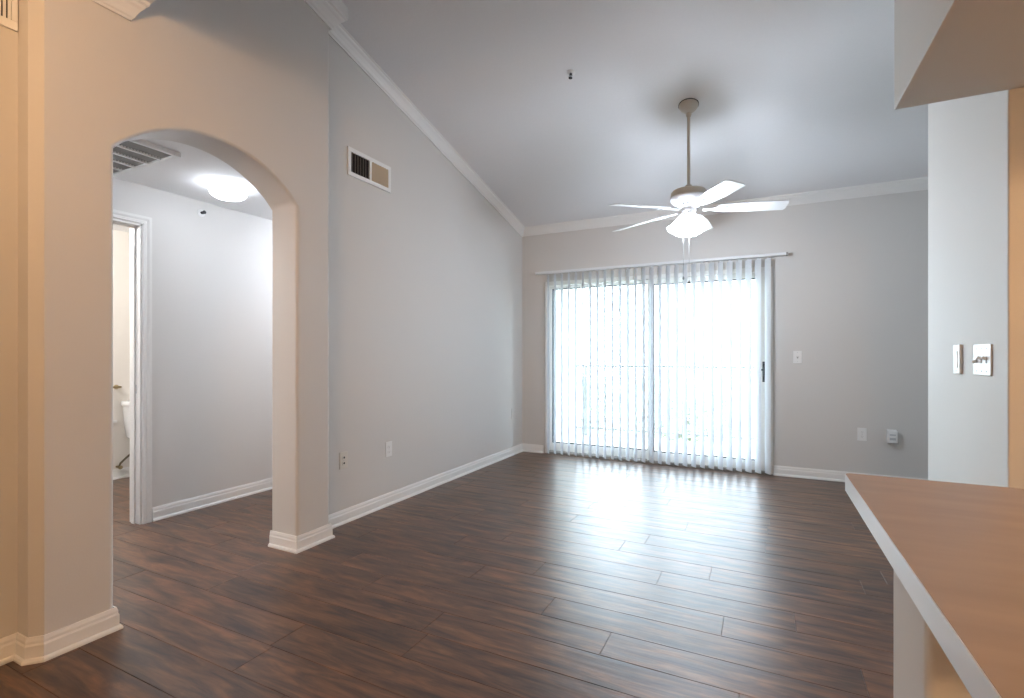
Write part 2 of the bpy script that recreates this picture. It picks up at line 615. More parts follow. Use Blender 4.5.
# ------------------------------------------------------------------ baseboards
BASE = [(0, 0), (0.022, 0), (0.022, 0.008), (0.018, 0.016), (0.012, 0.019), (0.012, 0.062), (0.009, 0.070), (0.009, 0.080), (0.005, 0.094), (0, 0.094)]


def baseboard(name, path, label, m=None):
    bm = bmesh.new()
    add_sweep(bm, path, BASE)
    o = obj(name, bm, m or M['trim'])
    return struct(o, label, 'baseboard')


# travel so that the room lies on the left-hand side
baseboard('baseboard_arch', [(XA0, A1), (XA1, A1), (XA1, 2.335), (XL, 2.335), (XL, YB), (OX0 - 0.02, YB)][::-1], 'white baseboard wrapping the arch pier and running along the left wall')
baseboard('baseboard_entry', [(-2.58, YREAR), (-2.58, 0.880), (-2.497, 0.880), (XA1, 0.916), (XA1, A0), (XA0, A0)][::-1], 'white baseboard stepping around the wall left of the arch')
baseboard('baseboard_back', [(OX1 + 0.005, YB), (XR, YB)][::-1], 'white baseboard along the window wall right of the sliding door')
baseboard('baseboard_hall', [(XH, D1 + 0.058), (XH, 4.0)][::-1], 'white baseboard along the hallway wall')
baseboard('baseboard_bath', [(-5.43, 0.5), (-5.43, 3.3)][::-1], 'white baseboard behind the toilet')

# ------------------------------------------------------------------ crown mouldings
CROWN = [(0, 0), (0.010, -0.002), (0.014, 0.008), (0.022, 0.014), (0.032, 0.030), (0.048, 0.050), (0.060, 0.060), (0.064, 0.070), (0.076, 0.076), (0.078, 0.090)]


def crown_path(name, path, label, prof):
    bm = bmesh.new()
    add_sweep(bm, path, prof)
    return struct(obj(name, bm, M['trim']), label, 'crown moulding')


# on the window wall: the ceiling rises toward the room, so the top follows its slope
prof_b = CROWN + [(0.078, 0.072 + 0.238 * 0.078 + 0.03), (0, 0.10)]
cb = [(o, z if i < 9 else z) for i, (o, z) in enumerate(prof_b)]
crown_path('trim_1', [(XR, YB, cz(YB) - 0.072), (XL, YB, cz(YB) - 0.072)], 'white crown moulding along the top of the window wall', cb)


def raked(name, x, y_from, y_to, label, drop=0.0, wrap=None):
    """crown raking down with the ceiling along a wall of constant x, room on +x"""
    bm = bmesh.new()
    h = 0.078 + drop
    pts = [(x, y_from, cz(y_from) - h), (x, y_to, cz(y_to) - h)]
    prof = CROWN + [(0.078, 0.11 + drop), (0, 0.11 + drop)]
    if wrap:
        pts.insert(0, (wrap, y_from, cz(y_from) - h))
    add_sweep(bm, pts, prof)
    return struct(obj(name, bm, M['trim']), label, 'crown moulding')


raked('trim_2', XL, YB - 0.001, 2.338, 'white crown moulding sloping up the long left wall')
raked('trim_3', XA1, 2.335, YLOW + 0.005, 'white crown moulding above the archway wall under the vault', drop=0.095, wrap=XL)
crown_path('trim_4', [(XA0 + 0.1, YLOW - 0.058, LOW - 0.09), (XA1, YLOW - 0.058, LOW - 0.09), (XA1, 0.916, LOW - 0.09), (-2.505, 0.872, LOW - 0.09), (-2.58, 0.872, LOW - 0.09), (-2.58, YREAR, LOW - 0.09)],
           'white crown moulding end under the low entry ceiling', [(o * 0.72, z) for o, z in CROWN] + [(0.056, 0.095), (0, 0.095)])
struct(box('trim_5', -5.43, -5.41, 1.6, 2.545, 0.532, 0.555, M['trim']), 'thin white ledge strip on the bathroom wall beside the toilet', 'ledge')

# ------------------------------------------------------------------ bathroom door frame
dj = empty('door_2', (0, 0, 0))
struct(dj, 'white cased doorway from the hallway into the bathroom', 'door frame')
bm = bmesh.new()
jt = 0.02
add_box(bm, XH - 0.125, XH + 0.004, D1 - jt, D1, 0, DH)
add_box(bm, XH - 0.125, XH + 0.004, D0, D0 + jt, 0, DH)
add_box(bm, XH - 0.125, XH + 0.004, D0, D1, DH - jt, DH)
obj('jamb', bm, M['trim'], dj, bevel=0.002)
bm = bmesh.new()
for xs in ((XH - 0.085, XH - 0.045),):
    add_box(bm, xs[0], xs[1], D1 - jt - 0.012, D1 - jt, 0, DH - jt)
    add_box(bm, xs[0], xs[1], D0 + jt, D0 + jt + 0.012, 0, DH - jt)
    add_box(bm, xs[0], xs[1], D0 + jt, D1 - jt, DH - jt - 0.012, DH - jt)
obj('door_stop', bm, M['trim'], dj, bevel=0.002)
CAS = [(0, 0), (0.010, 0), (0.016, 0.006), (0.016, 0.02), (0.013, 0.026), (0.018, 0.04), (0.018, 0.056), (0, 0.058)]


def casing(name, pts2):
    bm = bmesh.new()
    # mitred frame: rings at 4 corners, profile = (out of wall, away from opening)
    rings = []
    cs = [(D1 - 0.006, 0, 1, 0), (D1 - 0.006, DH - 0.006, 1, 1), (D0 + 0.006, DH - 0.006, -1, 1), (D0 + 0.006, 0, -1, 0)]
    for (y, z, sy, sz) in cs:
        rings.append([bm.verts.new((XH + o, y + sy * w, z + sz * w)) for o, w in CAS])
    n = len(CAS)
    for a, b in zip(rings, rings[1:]):
        for k in range(n):
            bm.faces.new((a[k], a[(k + 1) % n], b[(k + 1) % n], b[k]))
    bm.faces.new(rings[0])
    bm.faces.new(rings[-1])
    return obj(name, bm, M['trim'], dj)


casing('casing', None)
box('strike_plate', XH - 0.075, XH - 0.035, D1 - jt - 0.002, D1 - jt + 0.001, 0.90, 0.96, M['steel'], dj)

# ------------------------------------------------------------------ sliding glass door
dr = empty('door_1', (0, 0, 0))
struct(dr, 'white framed sliding glass door to the balcony behind the vertical blind', 'sliding door')
bm = bmesh.new()
F = 0.045
add_box(bm, OX0, OX0 + 0.025, YB + 0.01, YB + 0.13, 0, OZ)
add_box(bm, OX1 - F, OX1, YB + 0.01, YB + 0.13, 0, OZ)
add_box(bm, OX0 + 0.025, OX1 - F, YB + 0.01, YB + 0.13, OZ - F, OZ)
obj('frame', bm, M['trim'], dr, bevel=0.003)
box('sill_track', OX0 + 0.025, OX1 - F, YB - 0.004, YB + 0.13, 0, 0.025, M['filter'], dr, bevel=0.002)


def panel(name, x0, x1, y, left=0.065, t1=0.055):
    bm = bmesh.new()
    s, t0 = 0.065, 0.09
    z0, z1 = 0.027, OZ - F - 0.002
    add_box(bm, x0, x0 + left, y, y + 0.04, z0, z1)
    add_box(bm, x1 - s, x1, y, y + 0.04, z0, z1)
    add_box(bm, x0 + left, x1 - s, y, y + 0.04, z0, z0 + t0)
    add_box(bm, x0 + left, x1 - s, y, y + 0.04, z1 - t1, z1)
    p = obj(name, bm, M['trim'], dr, bevel=0.003)
    bm = bmesh.new()
    g = 0.012
    gx0, gx1, gz0, gz1 = x0 + left, x1 - s, z0 + t0, z1 - t1
    add_box(bm, gx0, gx0 + g, y + 0.012, y + 0.028, gz0, gz1)
    add_box(bm, gx1 - g, gx1, y + 0.012, y + 0.028, gz0, gz1)
    add_box(bm, gx0 + g, gx1 - g, y + 0.012, y + 0.028, gz0, gz0 + g)
    add_box(bm, gx0 + g, gx1 - g, y + 0.012, y + 0.028, gz1 - g, gz1)
    obj('gasket', bm, M['duct'], p)
    box('glass_pane', x0 + left - 0.005, x1 - s + 0.005, y + 0.017, y + 0.023, z0 + t0 - 0.005, z1 - t1 + 0.005, M['glass'], p)
    return p


pl = panel('fixed_panel', OX0 + 0.027, -1.045, YB + 0.075, left=0.030, t1=0.030)
pr = panel('sliding_panel', -1.115, OX1 - F - 0.002, YB + 0.025)
bm = bmesh.new()
hx, hz = OX1 - F - 0.030, 1.0
add_box(bm, hx - 0.016, hx + 0.016, YB + 0.018, YB + 0.0255, hz - 0.10, hz + 0.10)
add_tube(bm, [(hx, YB + 0.020, hz + 0.085), (hx, YB - 0.005, hz + 0.075), (hx, YB - 0.014, hz + 0.04), (hx, YB - 0.014, hz - 0.04), (hx, YB - 0.005, hz - 0.075), (hx, YB + 0.020, hz - 0.085)], 0.010)
add_box(bm, hx - 0.030, hx - 0.012, YB + 0.004, YB + 0.020, hz + 0.012, hz + 0.026)
obj('handle', bm, M['black'], pr)

# ------------------------------------------------------------------ vertical blind
vb = empty('vertical_blind', (-1.08, 5.42, 0))
tag(vb, 'white vertical slat blind hung across the sliding glass door', 'blind')
bm = bmesh.new()
add_box(bm, -2.375 + 1.08, 0.205 + 1.08, -0.022, 0.022, 2.112, 2.138)
add_box(bm, -2.375 + 1.08, 0.205 + 1.08, -0.026, -0.020, 2.112, 2.140)
obj('head_rail', bm, M['fan'], vb, bevel=0.003)
box('end_cap', 0.205 + 1.08, 0.222 + 1.08, -0.025, 0.024, 2.110, 2.140, M['filter'], vb, bevel=0.002)
box('end_cap', -2.392 + 1.08, -2.375 + 1.08, -0.025, 0.024, 2.110, 2.140, M['fan'], vb, bevel=0.002)
for bx in (-2.1, -1.3, -0.5, 0.1):
    box('bracket', bx + 1.08 - 0.012, bx + 1.08 + 0.012, 0.02, 0.065, 2.110, 2.136, M['steel'], vb)


def slat_mesh():
    bm = bmesh.new()
    w, t, n = 0.089, 0.0012, 8
    z0, z1 = 0.020, 2.095
    pts = []
    for i in range(n + 1):
        u = -w / 2 + w * i / n
        pts.append((u, 0.006 * (1 - (2 * u / w) ** 2)))
    poly = pts + [(u, v - t) for u, v in reversed(pts)]
    add_prism(bm, poly, z0, z1, 'Z')
    return bm


N_SL = 28
first = None
for i in range(N_SL):
    x = -2.235 + i * (2.285 / (N_SL - 1)) + 1.08
    ang = math.radians(90 + 37 + random.uniform(-3.0, 3.0))
    if first is None:
        o = first = obj('slat', slat_mesh(), M['slat'], vb)
        clip_bm = bmesh.new()
        add_box(clip_bm, -0.010, 0.010, -0.004, 0.004, 2.080, 2.108)
        cl = first_clip = obj('clip', clip_bm, M['fan'], o)
    else:
        o = first.copy()
        COL.objects.link(o)
        o.parent = vb
        cl = first_clip.copy()
        COL.objects.link(cl)
        cl.parent = o
    o.location = (x, 0, 0)
    o.rotation_euler = (0, 0, ang)
# ------------------------------------------------------------------ ceiling fan
FX, FY = -0.491, 3.94
FZ = cz(FY)
fan = empty('ceiling_fan', (FX, FY, 0))
tag(fan, 'white five-blade ceiling fan with lit glass shades on a long downrod', 'ceiling fan')
tilt = Matrix.Translation((0, 0, FZ)) @ Matrix.Rotation(-math.atan(0.238), 4, 'X')
bm = bmesh.new()
add_lathe(bm, [(0, -0.006), (0.070, -0.006), (0.068, -0.016), (0.056, -0.036), (0.036, -0.054), (0.022, -0.064), (0, -0.066)], 32, tilt)
sharp(obj('canopy', bm, M['fan_beige'], fan, smooth=True))
bm = bmesh.new()
add_lathe(bm, [(0, 0.003), (0.073, 0.003), (0.073, -0.0065), (0, -0.0065)], 32, tilt)
sharp(obj('canopy_gap', bm, M['dark'], fan, smooth=True))  # dark ring stands in for the shaded gap between canopy and ceiling
bm = bmesh.new()
add_lathe(bm, [(0, FZ - 0.055), (0.018, FZ - 0.058), (0.022, FZ - 0.072), (0.017, FZ - 0.088), (0.0115, FZ - 0.094), (0.0115, 2.44), (0.024, 2.435), (0.028, 2.40), (0, 2.40)], 20)
sharp(obj('downrod', bm, M['fan_beige'], fan, smooth=True))
bm = bmesh.new()
add_lathe(bm, [(0, 2.402), (0.085, 2.401), (0.116, 2.394), (0.127, 2.382), (0.130, 2.345), (0, 2.345)], 40)
mh = sharp(obj('motor_housing', bm, M['fan_beige'], fan, smooth=True))
bm = bmesh.new()
add_lathe(bm, [(0, 2.346), (0.128, 2.346), (0.134, 2.338), (0.130, 2.322), (0.100, 2.292), (0.062, 2.270), (0, 2.266)], 40)
fw = sharp(obj('lower_housing', bm, M['fan'], fan, smooth=True))
for k in range(3):
    a = math.radians(-87 + 120 * k)
    for da in (-20, 0, 18):
        bm = bmesh.new()
        aa = a + math.radians(da)
        add_lathe(bm, [(0, -0.002), (0.0105, -0.002), (0.0105, 0.006), (0, 0.006)], 12,
                  Matrix.Translation((0.088 * math.cos(aa), 0.088 * math.sin(aa), 2.283)) @ Matrix.Rotation(aa, 4, 'Z') @ Matrix.Rotation(math.radians(-33), 4, 'Y'))
        obj('vent_hole', bm, M['dark'], fw)

# blades
BL_R0, BL_R1, BZ = 0.19, 0.660, 2.243


def blade_bm():
    bm = bmesh.new()
    pts = []
    n = 14
    top = []
    for i in range(n + 1):
        t = i / n
        r = BL_R0 + (BL_R1 - BL_R0) * t
        w = 0.046 + 0.022 * min(1, t * 2.2)
        if t < 0.08:
            w = 0.030 + (w - 0.030) * (t / 0.08)
        top.append((r, w))
    poly = [(r, w) for r, w in top] + [(BL_R1 + 0.012, 0.045), (BL_R1 + 0.012, -0.045)] + [(r, -w) for r, w in reversed(top)]
    add_prism(bm, poly, -0.003, 0.003, 'Z')
    return bm


def iron_bm():
    bm = bmesh.new()
    poly = [(0.10, 0.016), (0.16, 0.012), (0.20, 0.030), (0.25, 0.036), (0.275, 0.020), (0.28, 0), (0.275, -0.020), (0.25, -0.036), (0.20, -0.030), (0.16, -0.012), (0.10, -0.016)]
    add_prism(bm, poly, -0.010, -0.004, 'Z')
    return bm


b0 = i0 = None
for k in range(5):
    a = math.radians(13.5 + 72 * k)
    rot = Matrix.Rotation(a, 4, 'Z') @ Matrix.Rotation(math.radians(2.2), 4, 'Y') @ Matrix.Rotation(math.radians(-13), 4, 'X')
    mt = Matrix.Translation((0, 0, BZ + 0.012)) @ Matrix.Rotation(math.radians(-1.3), 4, Vector((-0.447, 0.894, 0))) @ rot
    if b0 is None:
        b = b0 = obj('blade', blade_bm(), M['fan'], fan, bevel=0.001)
        ir = i0 = obj('blade_iron', iron_bm(), M['fan'], fan, bevel=0.001)
        s0 = []
        for sx, sy in ((0.215, 0.018), (0.215, -0.018), (0.255, 0)):
            sb = bmesh.new()
            add_lathe(sb, [(0, -0.0135), (0.005, -0.0125), (0.006, -0.010), (0, -0.010)], 8, Matrix.Translation((sx, sy, 0)))
            s0.append(obj('screw', sb, M['fan'], ir))
    else:
        b = b0.copy()
        ir = i0.copy()
        COL.objects.link(b)
        COL.objects.link(ir)
        b.parent = fan
        ir.parent = fan
        for q in s0:
            s = q.copy()
            COL.objects.link(s)
            s.parent = ir
    b.matrix_local = mt
    ir.matrix_local = mt

# light kit
bm = bmesh.new()
add_lathe(bm, [(0, 2.270), (0.052, 2.268), (0.056, 2.245), (0.050, 2.225), (0.034, 2.212), (0.030, 2.190), (0.018, 2.178), (0, 2.176)], 28)
lk = sharp(obj('light_kit', bm, M['fan'], fan, smooth=True))


def shade_bm():
    bm = bmesh.new()
    prof = [(0.020, 0), (0.026, -0.012), (0.034, -0.040), (0.046, -0.075), (0.060, -0.102), (0.064, -0.108)]
    inner = [(r - 0.003, z) for r, z in reversed(prof)]
    seg = 24
    rings = []
    for r, z in prof + inner:
        ring = []
        for i in range(seg):
            a = 2 * math.pi * i / seg
            ruf = 1 + (0.05 * math.cos(6 * a) if z < -0.09 else 0)
            ring.append(bm.verts.new((r * ruf * math.cos(a), r * ruf * math.sin(a), z)))
        rings.append(ring)
    for a, b in zip(rings, rings[1:] + rings[:1]):
        for i in range(seg):
            bm.faces.new((a[i], a[(i + 1) % seg], b[(i + 1) % seg], b[i]))
    return bm


sh0 = None
for k in range(4):
    a = math.radians(27 + 90 * k)
    mt = Matrix.Translation((0.028 * math.cos(a), 0.028 * math.sin(a), 2.215)) @ Matrix.Rotation(a, 4, 'Z') @ Matrix.Rotation(math.radians(-23), 4, 'Y') @ Matrix.Scale(1.32, 4)
    if sh0 is None:
        sh = sh0 = obj('glass_shade', shade_bm(), M['shade'], fan, smooth=True)
        bb = bmesh.new()
        add_lathe(bb, [(0, 0.0), (0.012, -0.004), (0.013, -0.03), (0.024, -0.055), (0.026, -0.070), (0.018, -0.088), (0, -0.095)], 16)
        bu0 = bu = obj('bulb', bb, M['bulb'], sh, smooth=True)
        hb = bmesh.new()
        add_lathe(hb, [(0, 0.030), (0.015, 0.028), (0.022, 0.012), (0.0225, -0.010), (0.021, -0.011), (0, 0.002)], 18)
        ho0 = ho = obj('socket', hb, M['fan'], sh, smooth=True)
    else:
        sh, bu, ho = sh0.copy(), bu0.copy(), ho0.copy()
        for q in (sh, bu, ho):
            COL.objects.link(q)
        sh.parent = fan
        bu.parent = sh
        ho.parent = sh
    sh.matrix_local = mt
for cx_, cy_, zb in ((0.006, -0.02, 1.70), (-0.035, -0.02, 1.735)):
    bm = bmesh.new()
    add_tube(bm, [(cx_, cy_, 2.18), (cx_, cy_, zb + 0.02)], 0.0010, 6)
    ch = obj('pull_chain', bm, M['chain'], fan)
    bm = bmesh.new()
    add_lathe(bm, [(0, zb + 0.022), (0.005, zb + 0.018), (0.007, zb + 0.006), (0.004, zb - 0.006), (0, zb - 0.008)], 12, Matrix.Translation((cx_, cy_, 0)))
    obj('pull_knob', bm, M['chain'], ch, smooth=True)
for k in range(4):
    a = math.radians(27 + 90 * k)
    lamp('fan_light', (FX + 0.085 * math.cos(a), FY + 0.085 * math.sin(a), 2.06), FAN_W / 4, (0.82, 0.90, 1.0), 0.05)

# ------------------------------------------------------------------ sprinklers
def sprinkler(name, loc, mtx, label):
    r = empty(name, loc)
    r.rotation_euler = mtx.to_euler()
    tag(r, label, 'sprinkler')
    bm = bmesh.new()
    add_lathe(bm, [(0, 0.002), (0.030, 0.002), (0.030, -0.003), (0.022, -0.008), (0.014, -0.009), (0, -0.009)], 24)
    sharp(obj('escutcheon', bm, M['plastic'], r, smooth=True))
    bm = bmesh.new()
    add_lathe(bm, [(0, -0.008), (0.010, -0.008), (0.010, -0.018), (0.006, -0.020), (0, -0.020)], 14)
    add_tube(bm, [(0.008, 0, -0.018), (0.012, 0, -0.028), (0.004, 0, -0.042)], 0.0022, 6)
    add_tube(bm, [(-0.008, 0, -0.018), (-0.012, 0, -0.028), (-0.004, 0, -0.042)], 0.0022, 6)
    add_tube(bm, [(0, 0, -0.018), (0, 0, -0.042)], 0.002, 6)
    obj('frame', bm, M['black'], r)
    bm = bmesh.new()
    add_lathe(bm, [(0, -0.041), (0.013, -0.042), (0.014, -0.044), (0, -0.045)], 16)
    obj('deflector', bm, M['black'], r)


sprinkler('fire_sprinkler', (-1.215, 3.37, cz(3.37)), Matrix.Rotation(-math.atan(0.238), 3, 'X'), 'small dark sprinkler head on the vaulted ceiling left of the fan')
sprinkler('fire_sprinkler', (XH, 2.356, 2.25), Matrix.Rotation(math.radians(-90), 3, 'Y'), 'small sprinkler head high on the hallway wall')

# ------------------------------------------------------------------ hall light
def hall_light(pos, label, m):
    hl = empty('hall_light', pos)
    tag(hl, label, 'ceiling light')
    bm = bmesh.new()
    add_lathe(bm, [(0, 0), (0.105, 0), (0.108, -0.012), (0.104, -0.030), (0, -0.030)], 36)
    sharp(obj('base', bm, M['plastic'], hl, smooth=True))
    bm = bmesh.new()
    add_lathe(bm, [(0.100, -0.028), (0.116, -0.034), (0.120, -0.046), (0.108, -0.070), (0.080, -0.088), (0.040, -0.097), (0, -0.100)], 36)
    obj('glass_dome', bm, m, hl, smooth=True)


hall_light(HALL_POS, 'glowing round dome light on the hallway ceiling seen through the arch', M['dome'])
hall_light((-3.22, 0.35, HALLC), 'round fill light added at the near end of the hallway, out of view', M['dome_fill'])  # this dome and the next are unseen, added to brighten the hall
hall_light((-3.22, 3.45, HALLC), 'round fill light added at the far end of the hallway, hidden by the pier', M['dome_fill'])
lamp('bath_lamp', (-4.5, 1.6, 2.15), BATH_W, (1.0, 0.98, 0.95), 0.1)


def dome_lamp(name, pos, label, watts, ceil_z, aim=None):
    r = empty(name, (pos[0], pos[1], pos[2]))
    tag(r, label, 'ceiling light')
    bm = bmesh.new()
    top = ceil_z - pos[2]
    add_lathe(bm, [(0, top), (0.07, top), (0.07, top - 0.006), (0.03, top - 0.012), (0.03, 0.012), (0, 0.012)], 24)
    obj('stem', bm, M['brass'], r, smooth=True)
    bm = bmesh.new()
    add_lathe(bm, [(0.0, 0.02), (0.03, 0.012), (0.034, -0.01), (0.02, -0.035), (0, -0.04)], 20)
    obj('bulb', bm, M['warmdome'], r, smooth=True)
    lamp(name + '_glow', (pos[0], pos[1], pos[2] - 0.07), watts, WARM, 0.11, aim)


dome_lamp('entry_light', ENTRY_POS, 'warm brass ceiling light in the entry behind the viewer', ENTRY_W, LOW, aim=(-0.85, 0.50, -0.25))
dome_lamp('pendant_fill', PENDANT_FILL_POS, 'warm hanging fill light added out of view behind the viewer', PENDANT_FILL_W, LOW)  # unseen lamp added to light the half wall under the counter
dome_lamp('kitchen_light', KITCHEN_POS, 'warm brass ceiling light over the kitchen', KITCHEN_W, 2.60 if KITCHEN_POS[1] > YLOW else LOW)

# ------------------------------------------------------------------ vents and grilles
# supply register on the left wall
reg = empty('air_vent', (XL, 2.845, 2.53), 0)
tag(reg, 'white rectangular supply vent with dark and beige louvers high on left wall', 'vent')
bm = bmesh.new()
hw, hh, fr = 0.225, 0.10, 0.030


def frame_ring(bm, hw, hh, fr, d0, d1, xb=0.0):
    add_box(bm, d0, d1, -hw, hw, hh - fr, hh)
    add_box(bm, d0, d1, -hw, hw, -hh, -hh + fr)
    add_box(bm, d0, d1, -hw, -hw + fr, -hh + fr, hh - fr)
    add_box(bm, d0, d1, hw - fr, hw, -hh + fr, hh - fr)


frame_ring(bm, hw, hh, fr, 0.0, 0.012)
add_box(bm, 0.0, 0.011, -0.008, 0.012, -hh + fr, hh - fr)
obj('frame', bm, M['plastic'], reg, bevel=0.002)
box('duct_opening', 0.0005, 0.002, -hw + fr, hw - fr, -hh + fr, hh - fr, M['duct'], reg)
for side in (0, 1):
    y0, y1 = ((-hw + fr, -0.008), (0.012, hw - fr))[side]
    n = 7
    for i in range(n):
        yc = y0 + (y1 - y0) * (i + 0.5) / n
        bm = bmesh.new()
        add_box(bm, -0.0085 if side == 0 else -0.0095, 0.0085 if side == 0 else 0.0095, -0.0007, 0.0007, -hh + fr, hh - fr)
        lv = obj('louver', bm, M['filter'] if side == 0 else M['beige_metal'], reg)
        lv.location = (0.0085, yc, 0)
        lv.rotation_euler = (0, 0, math.radians(-38 if side == 0 else 56))

# return grille at the far left, on the entry wall
gr = empty('wall_grille', (-2.58, 0.652, 2.522))
tag(gr, 'white wall grille with dark vertical slots at top left corner of the photo', 'grille')
bm = bmesh.new()
add_box(bm, 0, 0.010, -0.225, 0.225, 0.071, 0.105)
add_box(bm, 0, 0.010, -0.225, 0.225, -0.105, -0.071)
add_box(bm, 0, 0.010, -0.225, -0.207, -0.071, 0.071)
add_box(bm, 0, 0.010, 0.207, 0.225, -0.071, 0.071)
obj('frame', bm, M['plastic'], gr, bevel=0.002)
box('duct_opening', 0.0005, 0.002, -0.207, 0.207, -0.071, 0.071, M['duct'], gr)
for i in range(30):
    y = -0.207 + 0.414 * (i + 0.5) / 30
    bm = bmesh.new()
    add_box(bm, -0.002, 0.002, -0.0042, 0.0042, -0.071, 0.071)
    lv = obj('louver', bm, M['plastic'], gr)
    lv.location = (0.0075, y, 0)

# filter grille on the hallway ceiling
fg = empty('ceiling_grille', (-3.40, 1.44, HALLC))
tag(fg, 'white return air grille with grey louvers on the hallway ceiling', 'grille')
gx, gy, gf = 0.385, 0.30, 0.030
bm = bmesh.new()
zt, zb_ = 0.0, -0.028
add_box(bm, -gx, gx, gy - gf, gy, zb_, zt)
add_box(bm, -gx, gx, -gy, -gy + gf, zb_, zt)
add_box(bm, -gx, -gx + gf, -gy + gf, gy - gf, zb_, zt)
add_box(bm, gx - 0.018, gx, -gy + gf, gy - gf, zb_, zt)
obj('frame', bm, M['plastic'], fg, bevel=0.003)
box('duct_opening', -gx + gf, gx - 0.018, -gy + gf, gy - gf, -0.004, -0.001, M['duct'], fg)
for i in range(5):
    x = gx - 0.018 - 0.135 * (i + 1)
    if x > -gx + 0.05:
        box('bar', x - 0.007, x + 0.007, -gy + gf, gy - gf, -0.026, -0.006, M['plastic'], fg)
bm = bmesh.new()
n = 34
for i in range(n):
    y = -gy + gf + (2 * gy - 2 * gf) * (i + 0.5) / n
    add_box(bm, -gx + gf, gx - 0.018, -0.0008, 0.0008, -0.008, 0.008,
            Matrix.Translation((0, y, -0.014)) @ Matrix.Rotation(math.radians(40), 4, 'X'))
lo = obj('louvers', bm, M['filter'], fg)

# ------------------------------------------------------------------ wall plates (local: x width, -y out of wall, z up)
def plate_base(r, w, h, m, t=0.006):
    bm = bmesh.new()
    add_box(bm, -w / 2, w / 2, -t, 0.0, -h / 2, h / 2)
    return obj('cover_plate', bm, m, r, bevel=0.0025, segs=2)


def screw(r, x, z, t=0.006):
    bm = bmesh.new()
    add_lathe(bm, [(0, 0.0015), (0.003, 0.001), (0.0035, -0.001), (0, -0.001)], 10,
              Matrix.Translation((x, -t, z)) @ Matrix.Rotation(math.radians(90), 4, 'X'))
    obj('screw', bm, M['steel'], r)


def outlet(loc, rz, label, m, slot=None, jack=False):
    r = empty('wall_outlet', loc, rz)
    tag(r, label, 'outlet', None)
    plate_base(r, 0.072, 0.116, m)
    for s in (1, -1):
        bm = bmesh.new()
        poly = [(0.0165 * math.cos(a), s * 0.0195 + max(-0.0125, min(0.0125, 0.0165 * math.sin(a)))) for a in [2 * math.pi * i / 24 for i in range(24)]]
        add_prism(bm, poly, -0.0085, -0.004, 'Y')
        f = obj('receptacle', bm, m, r)
        bm = bmesh.new()
        if jack:
            add_lathe(bm, [(0, 0), (0.007, 0), (0.007, 0.004), (0, 0.004)], 12, Matrix.Translation((0, -0.0052, s * 0.0195)) @ Matrix.Rotation(math.radians(90), 4, 'X'))
        else:
            for dx, hgt in ((-0.0062, 0.0085), (0.0062, 0.0068)):
                add_box(bm, dx - 0.0011, dx + 0.0011, -0.0090, -0.0060, s * 0.0195 - hgt / 2 + 0.003, s * 0.0195 + hgt / 2 + 0.003)
            add_lathe(bm, [(0, 0), (0.0025, 0), (0.0025, 0.003), (0, 0.003)], 10, Matrix.Translation((0, -0.0060, s * 0.0195 - 0.0075)) @ Matrix.Rotation(math.radians(90), 4, 'X'))
        obj('slots', bm, slot or M['dark'], f)
    screw(r, 0, 0)
    return r


RZ_L = math.radians(90)      # local -y faces +x
outlet((XL, 2.585, 0.436), RZ_L, 'ivory wall outlet with dark sockets nearest the archway pier', M['ivory'], jack=True)
outlet((XL, 3.055, 0.434), RZ_L, 'white wall outlet on the left wall further from the archway', M['plastic'], M['filter'])
outlet((XL, 5.22, 0.485), RZ_L, 'wall-coloured outlet near the far corner of the left wall', M['wall'], M['wall'])
outlet((0.812, YB, 0.446), 0, 'white wall outlet low on the window wall, left of plugged-in adapter', M['plastic'], M['filter'])
outlet((1.03, YB, 0.447), 0, 'white outlet behind the plugged-in adapter on the window wall', M['plastic'], M['filter'])

ad = empty('plug_adapter', (1.028, YB - 0.0092, 0.452))
tag(ad, 'small white adapter box plugged in low on the window wall', 'adapter')
bm = bmesh.new()
add_box(bm, -0.036, 0.036, -0.048, 0, -0.065, 0.045)
obj('housing', bm, M['plastic'], ad, bevel=0.006, segs=3)
bm = bmesh.new()
add_box(bm, -0.022, 0.022, -0.0490, -0.046, 0.004, 0.016)
add_box(bm, -0.022, 0.022, -0.0490, -0.046, -0.036, -0.016)
obj('slots', bm, M['steel'], ad)


def toggle_switch(loc, rz, label, gangs, m, ups):
    w = {1: 0.072, 3: 0.165}[gangs]
    r = empty('light_switch', loc, rz)
    tag(r, label, 'light switch')
    plate_base(r, w, 0.117, m)
    for g in range(gangs):
        x = (g - (gangs - 1) / 2) * 0.046
        bm = bmesh.new()
        add_box(bm, x - 0.006, x + 0.006, -0.0075, -0.004, -0.0125, 0.0125)
        obj('toggle_slot', bm, M['filter'], r)
        bm = bmesh.new()
        k = 1 if ups[g] else -1
        add_box(bm, -0.0045, 0.0045, -0.022, -0.002, -0.005, 0.005,
                Matrix.Translation((x, 0, 0)) @ Matrix.Rotation(math.radians(-28 * k), 4, 'X'))
        obj('toggle', bm, m, r, bevel=0.001)
        screw(r, x, 0.042)
        screw(r, x, -0.042)
    return r


toggle_switch((0.303, YB, 1.146), 0, 'single white light switch on the window wall beside the blind', 1, M['plastic'], [True])
RZ_G = math.radians(-90)     # local -y faces -x
toggle_switch((XK, 2.458, 1.150), RZ_G, 'white three-toggle switch plate on the wall behind the counter', 3, M['plastic'], [False, True, True])
rk = empty('rocker_switch', (XK, 2.715, 1.150), RZ_G)
tag(rk, 'narrow white rocker switch plate left of the three-toggle plate', 'light switch')
plate_base(rk, 0.076, 0.122, M['plastic'], 0.010)
bm = bmesh.new()
add_prism(bm, [(-0.008, -0.034), (-0.0125, -0.034), (-0.0112, 0.0), (-0.0128, 0.034), (-0.008, 0.034)], -0.0165, 0.0165)
obj('rocker', bm, M['plastic'], rk)
screw(rk, 0, 0.048, 0.010)
screw(rk, 0, -0.048, 0.010)

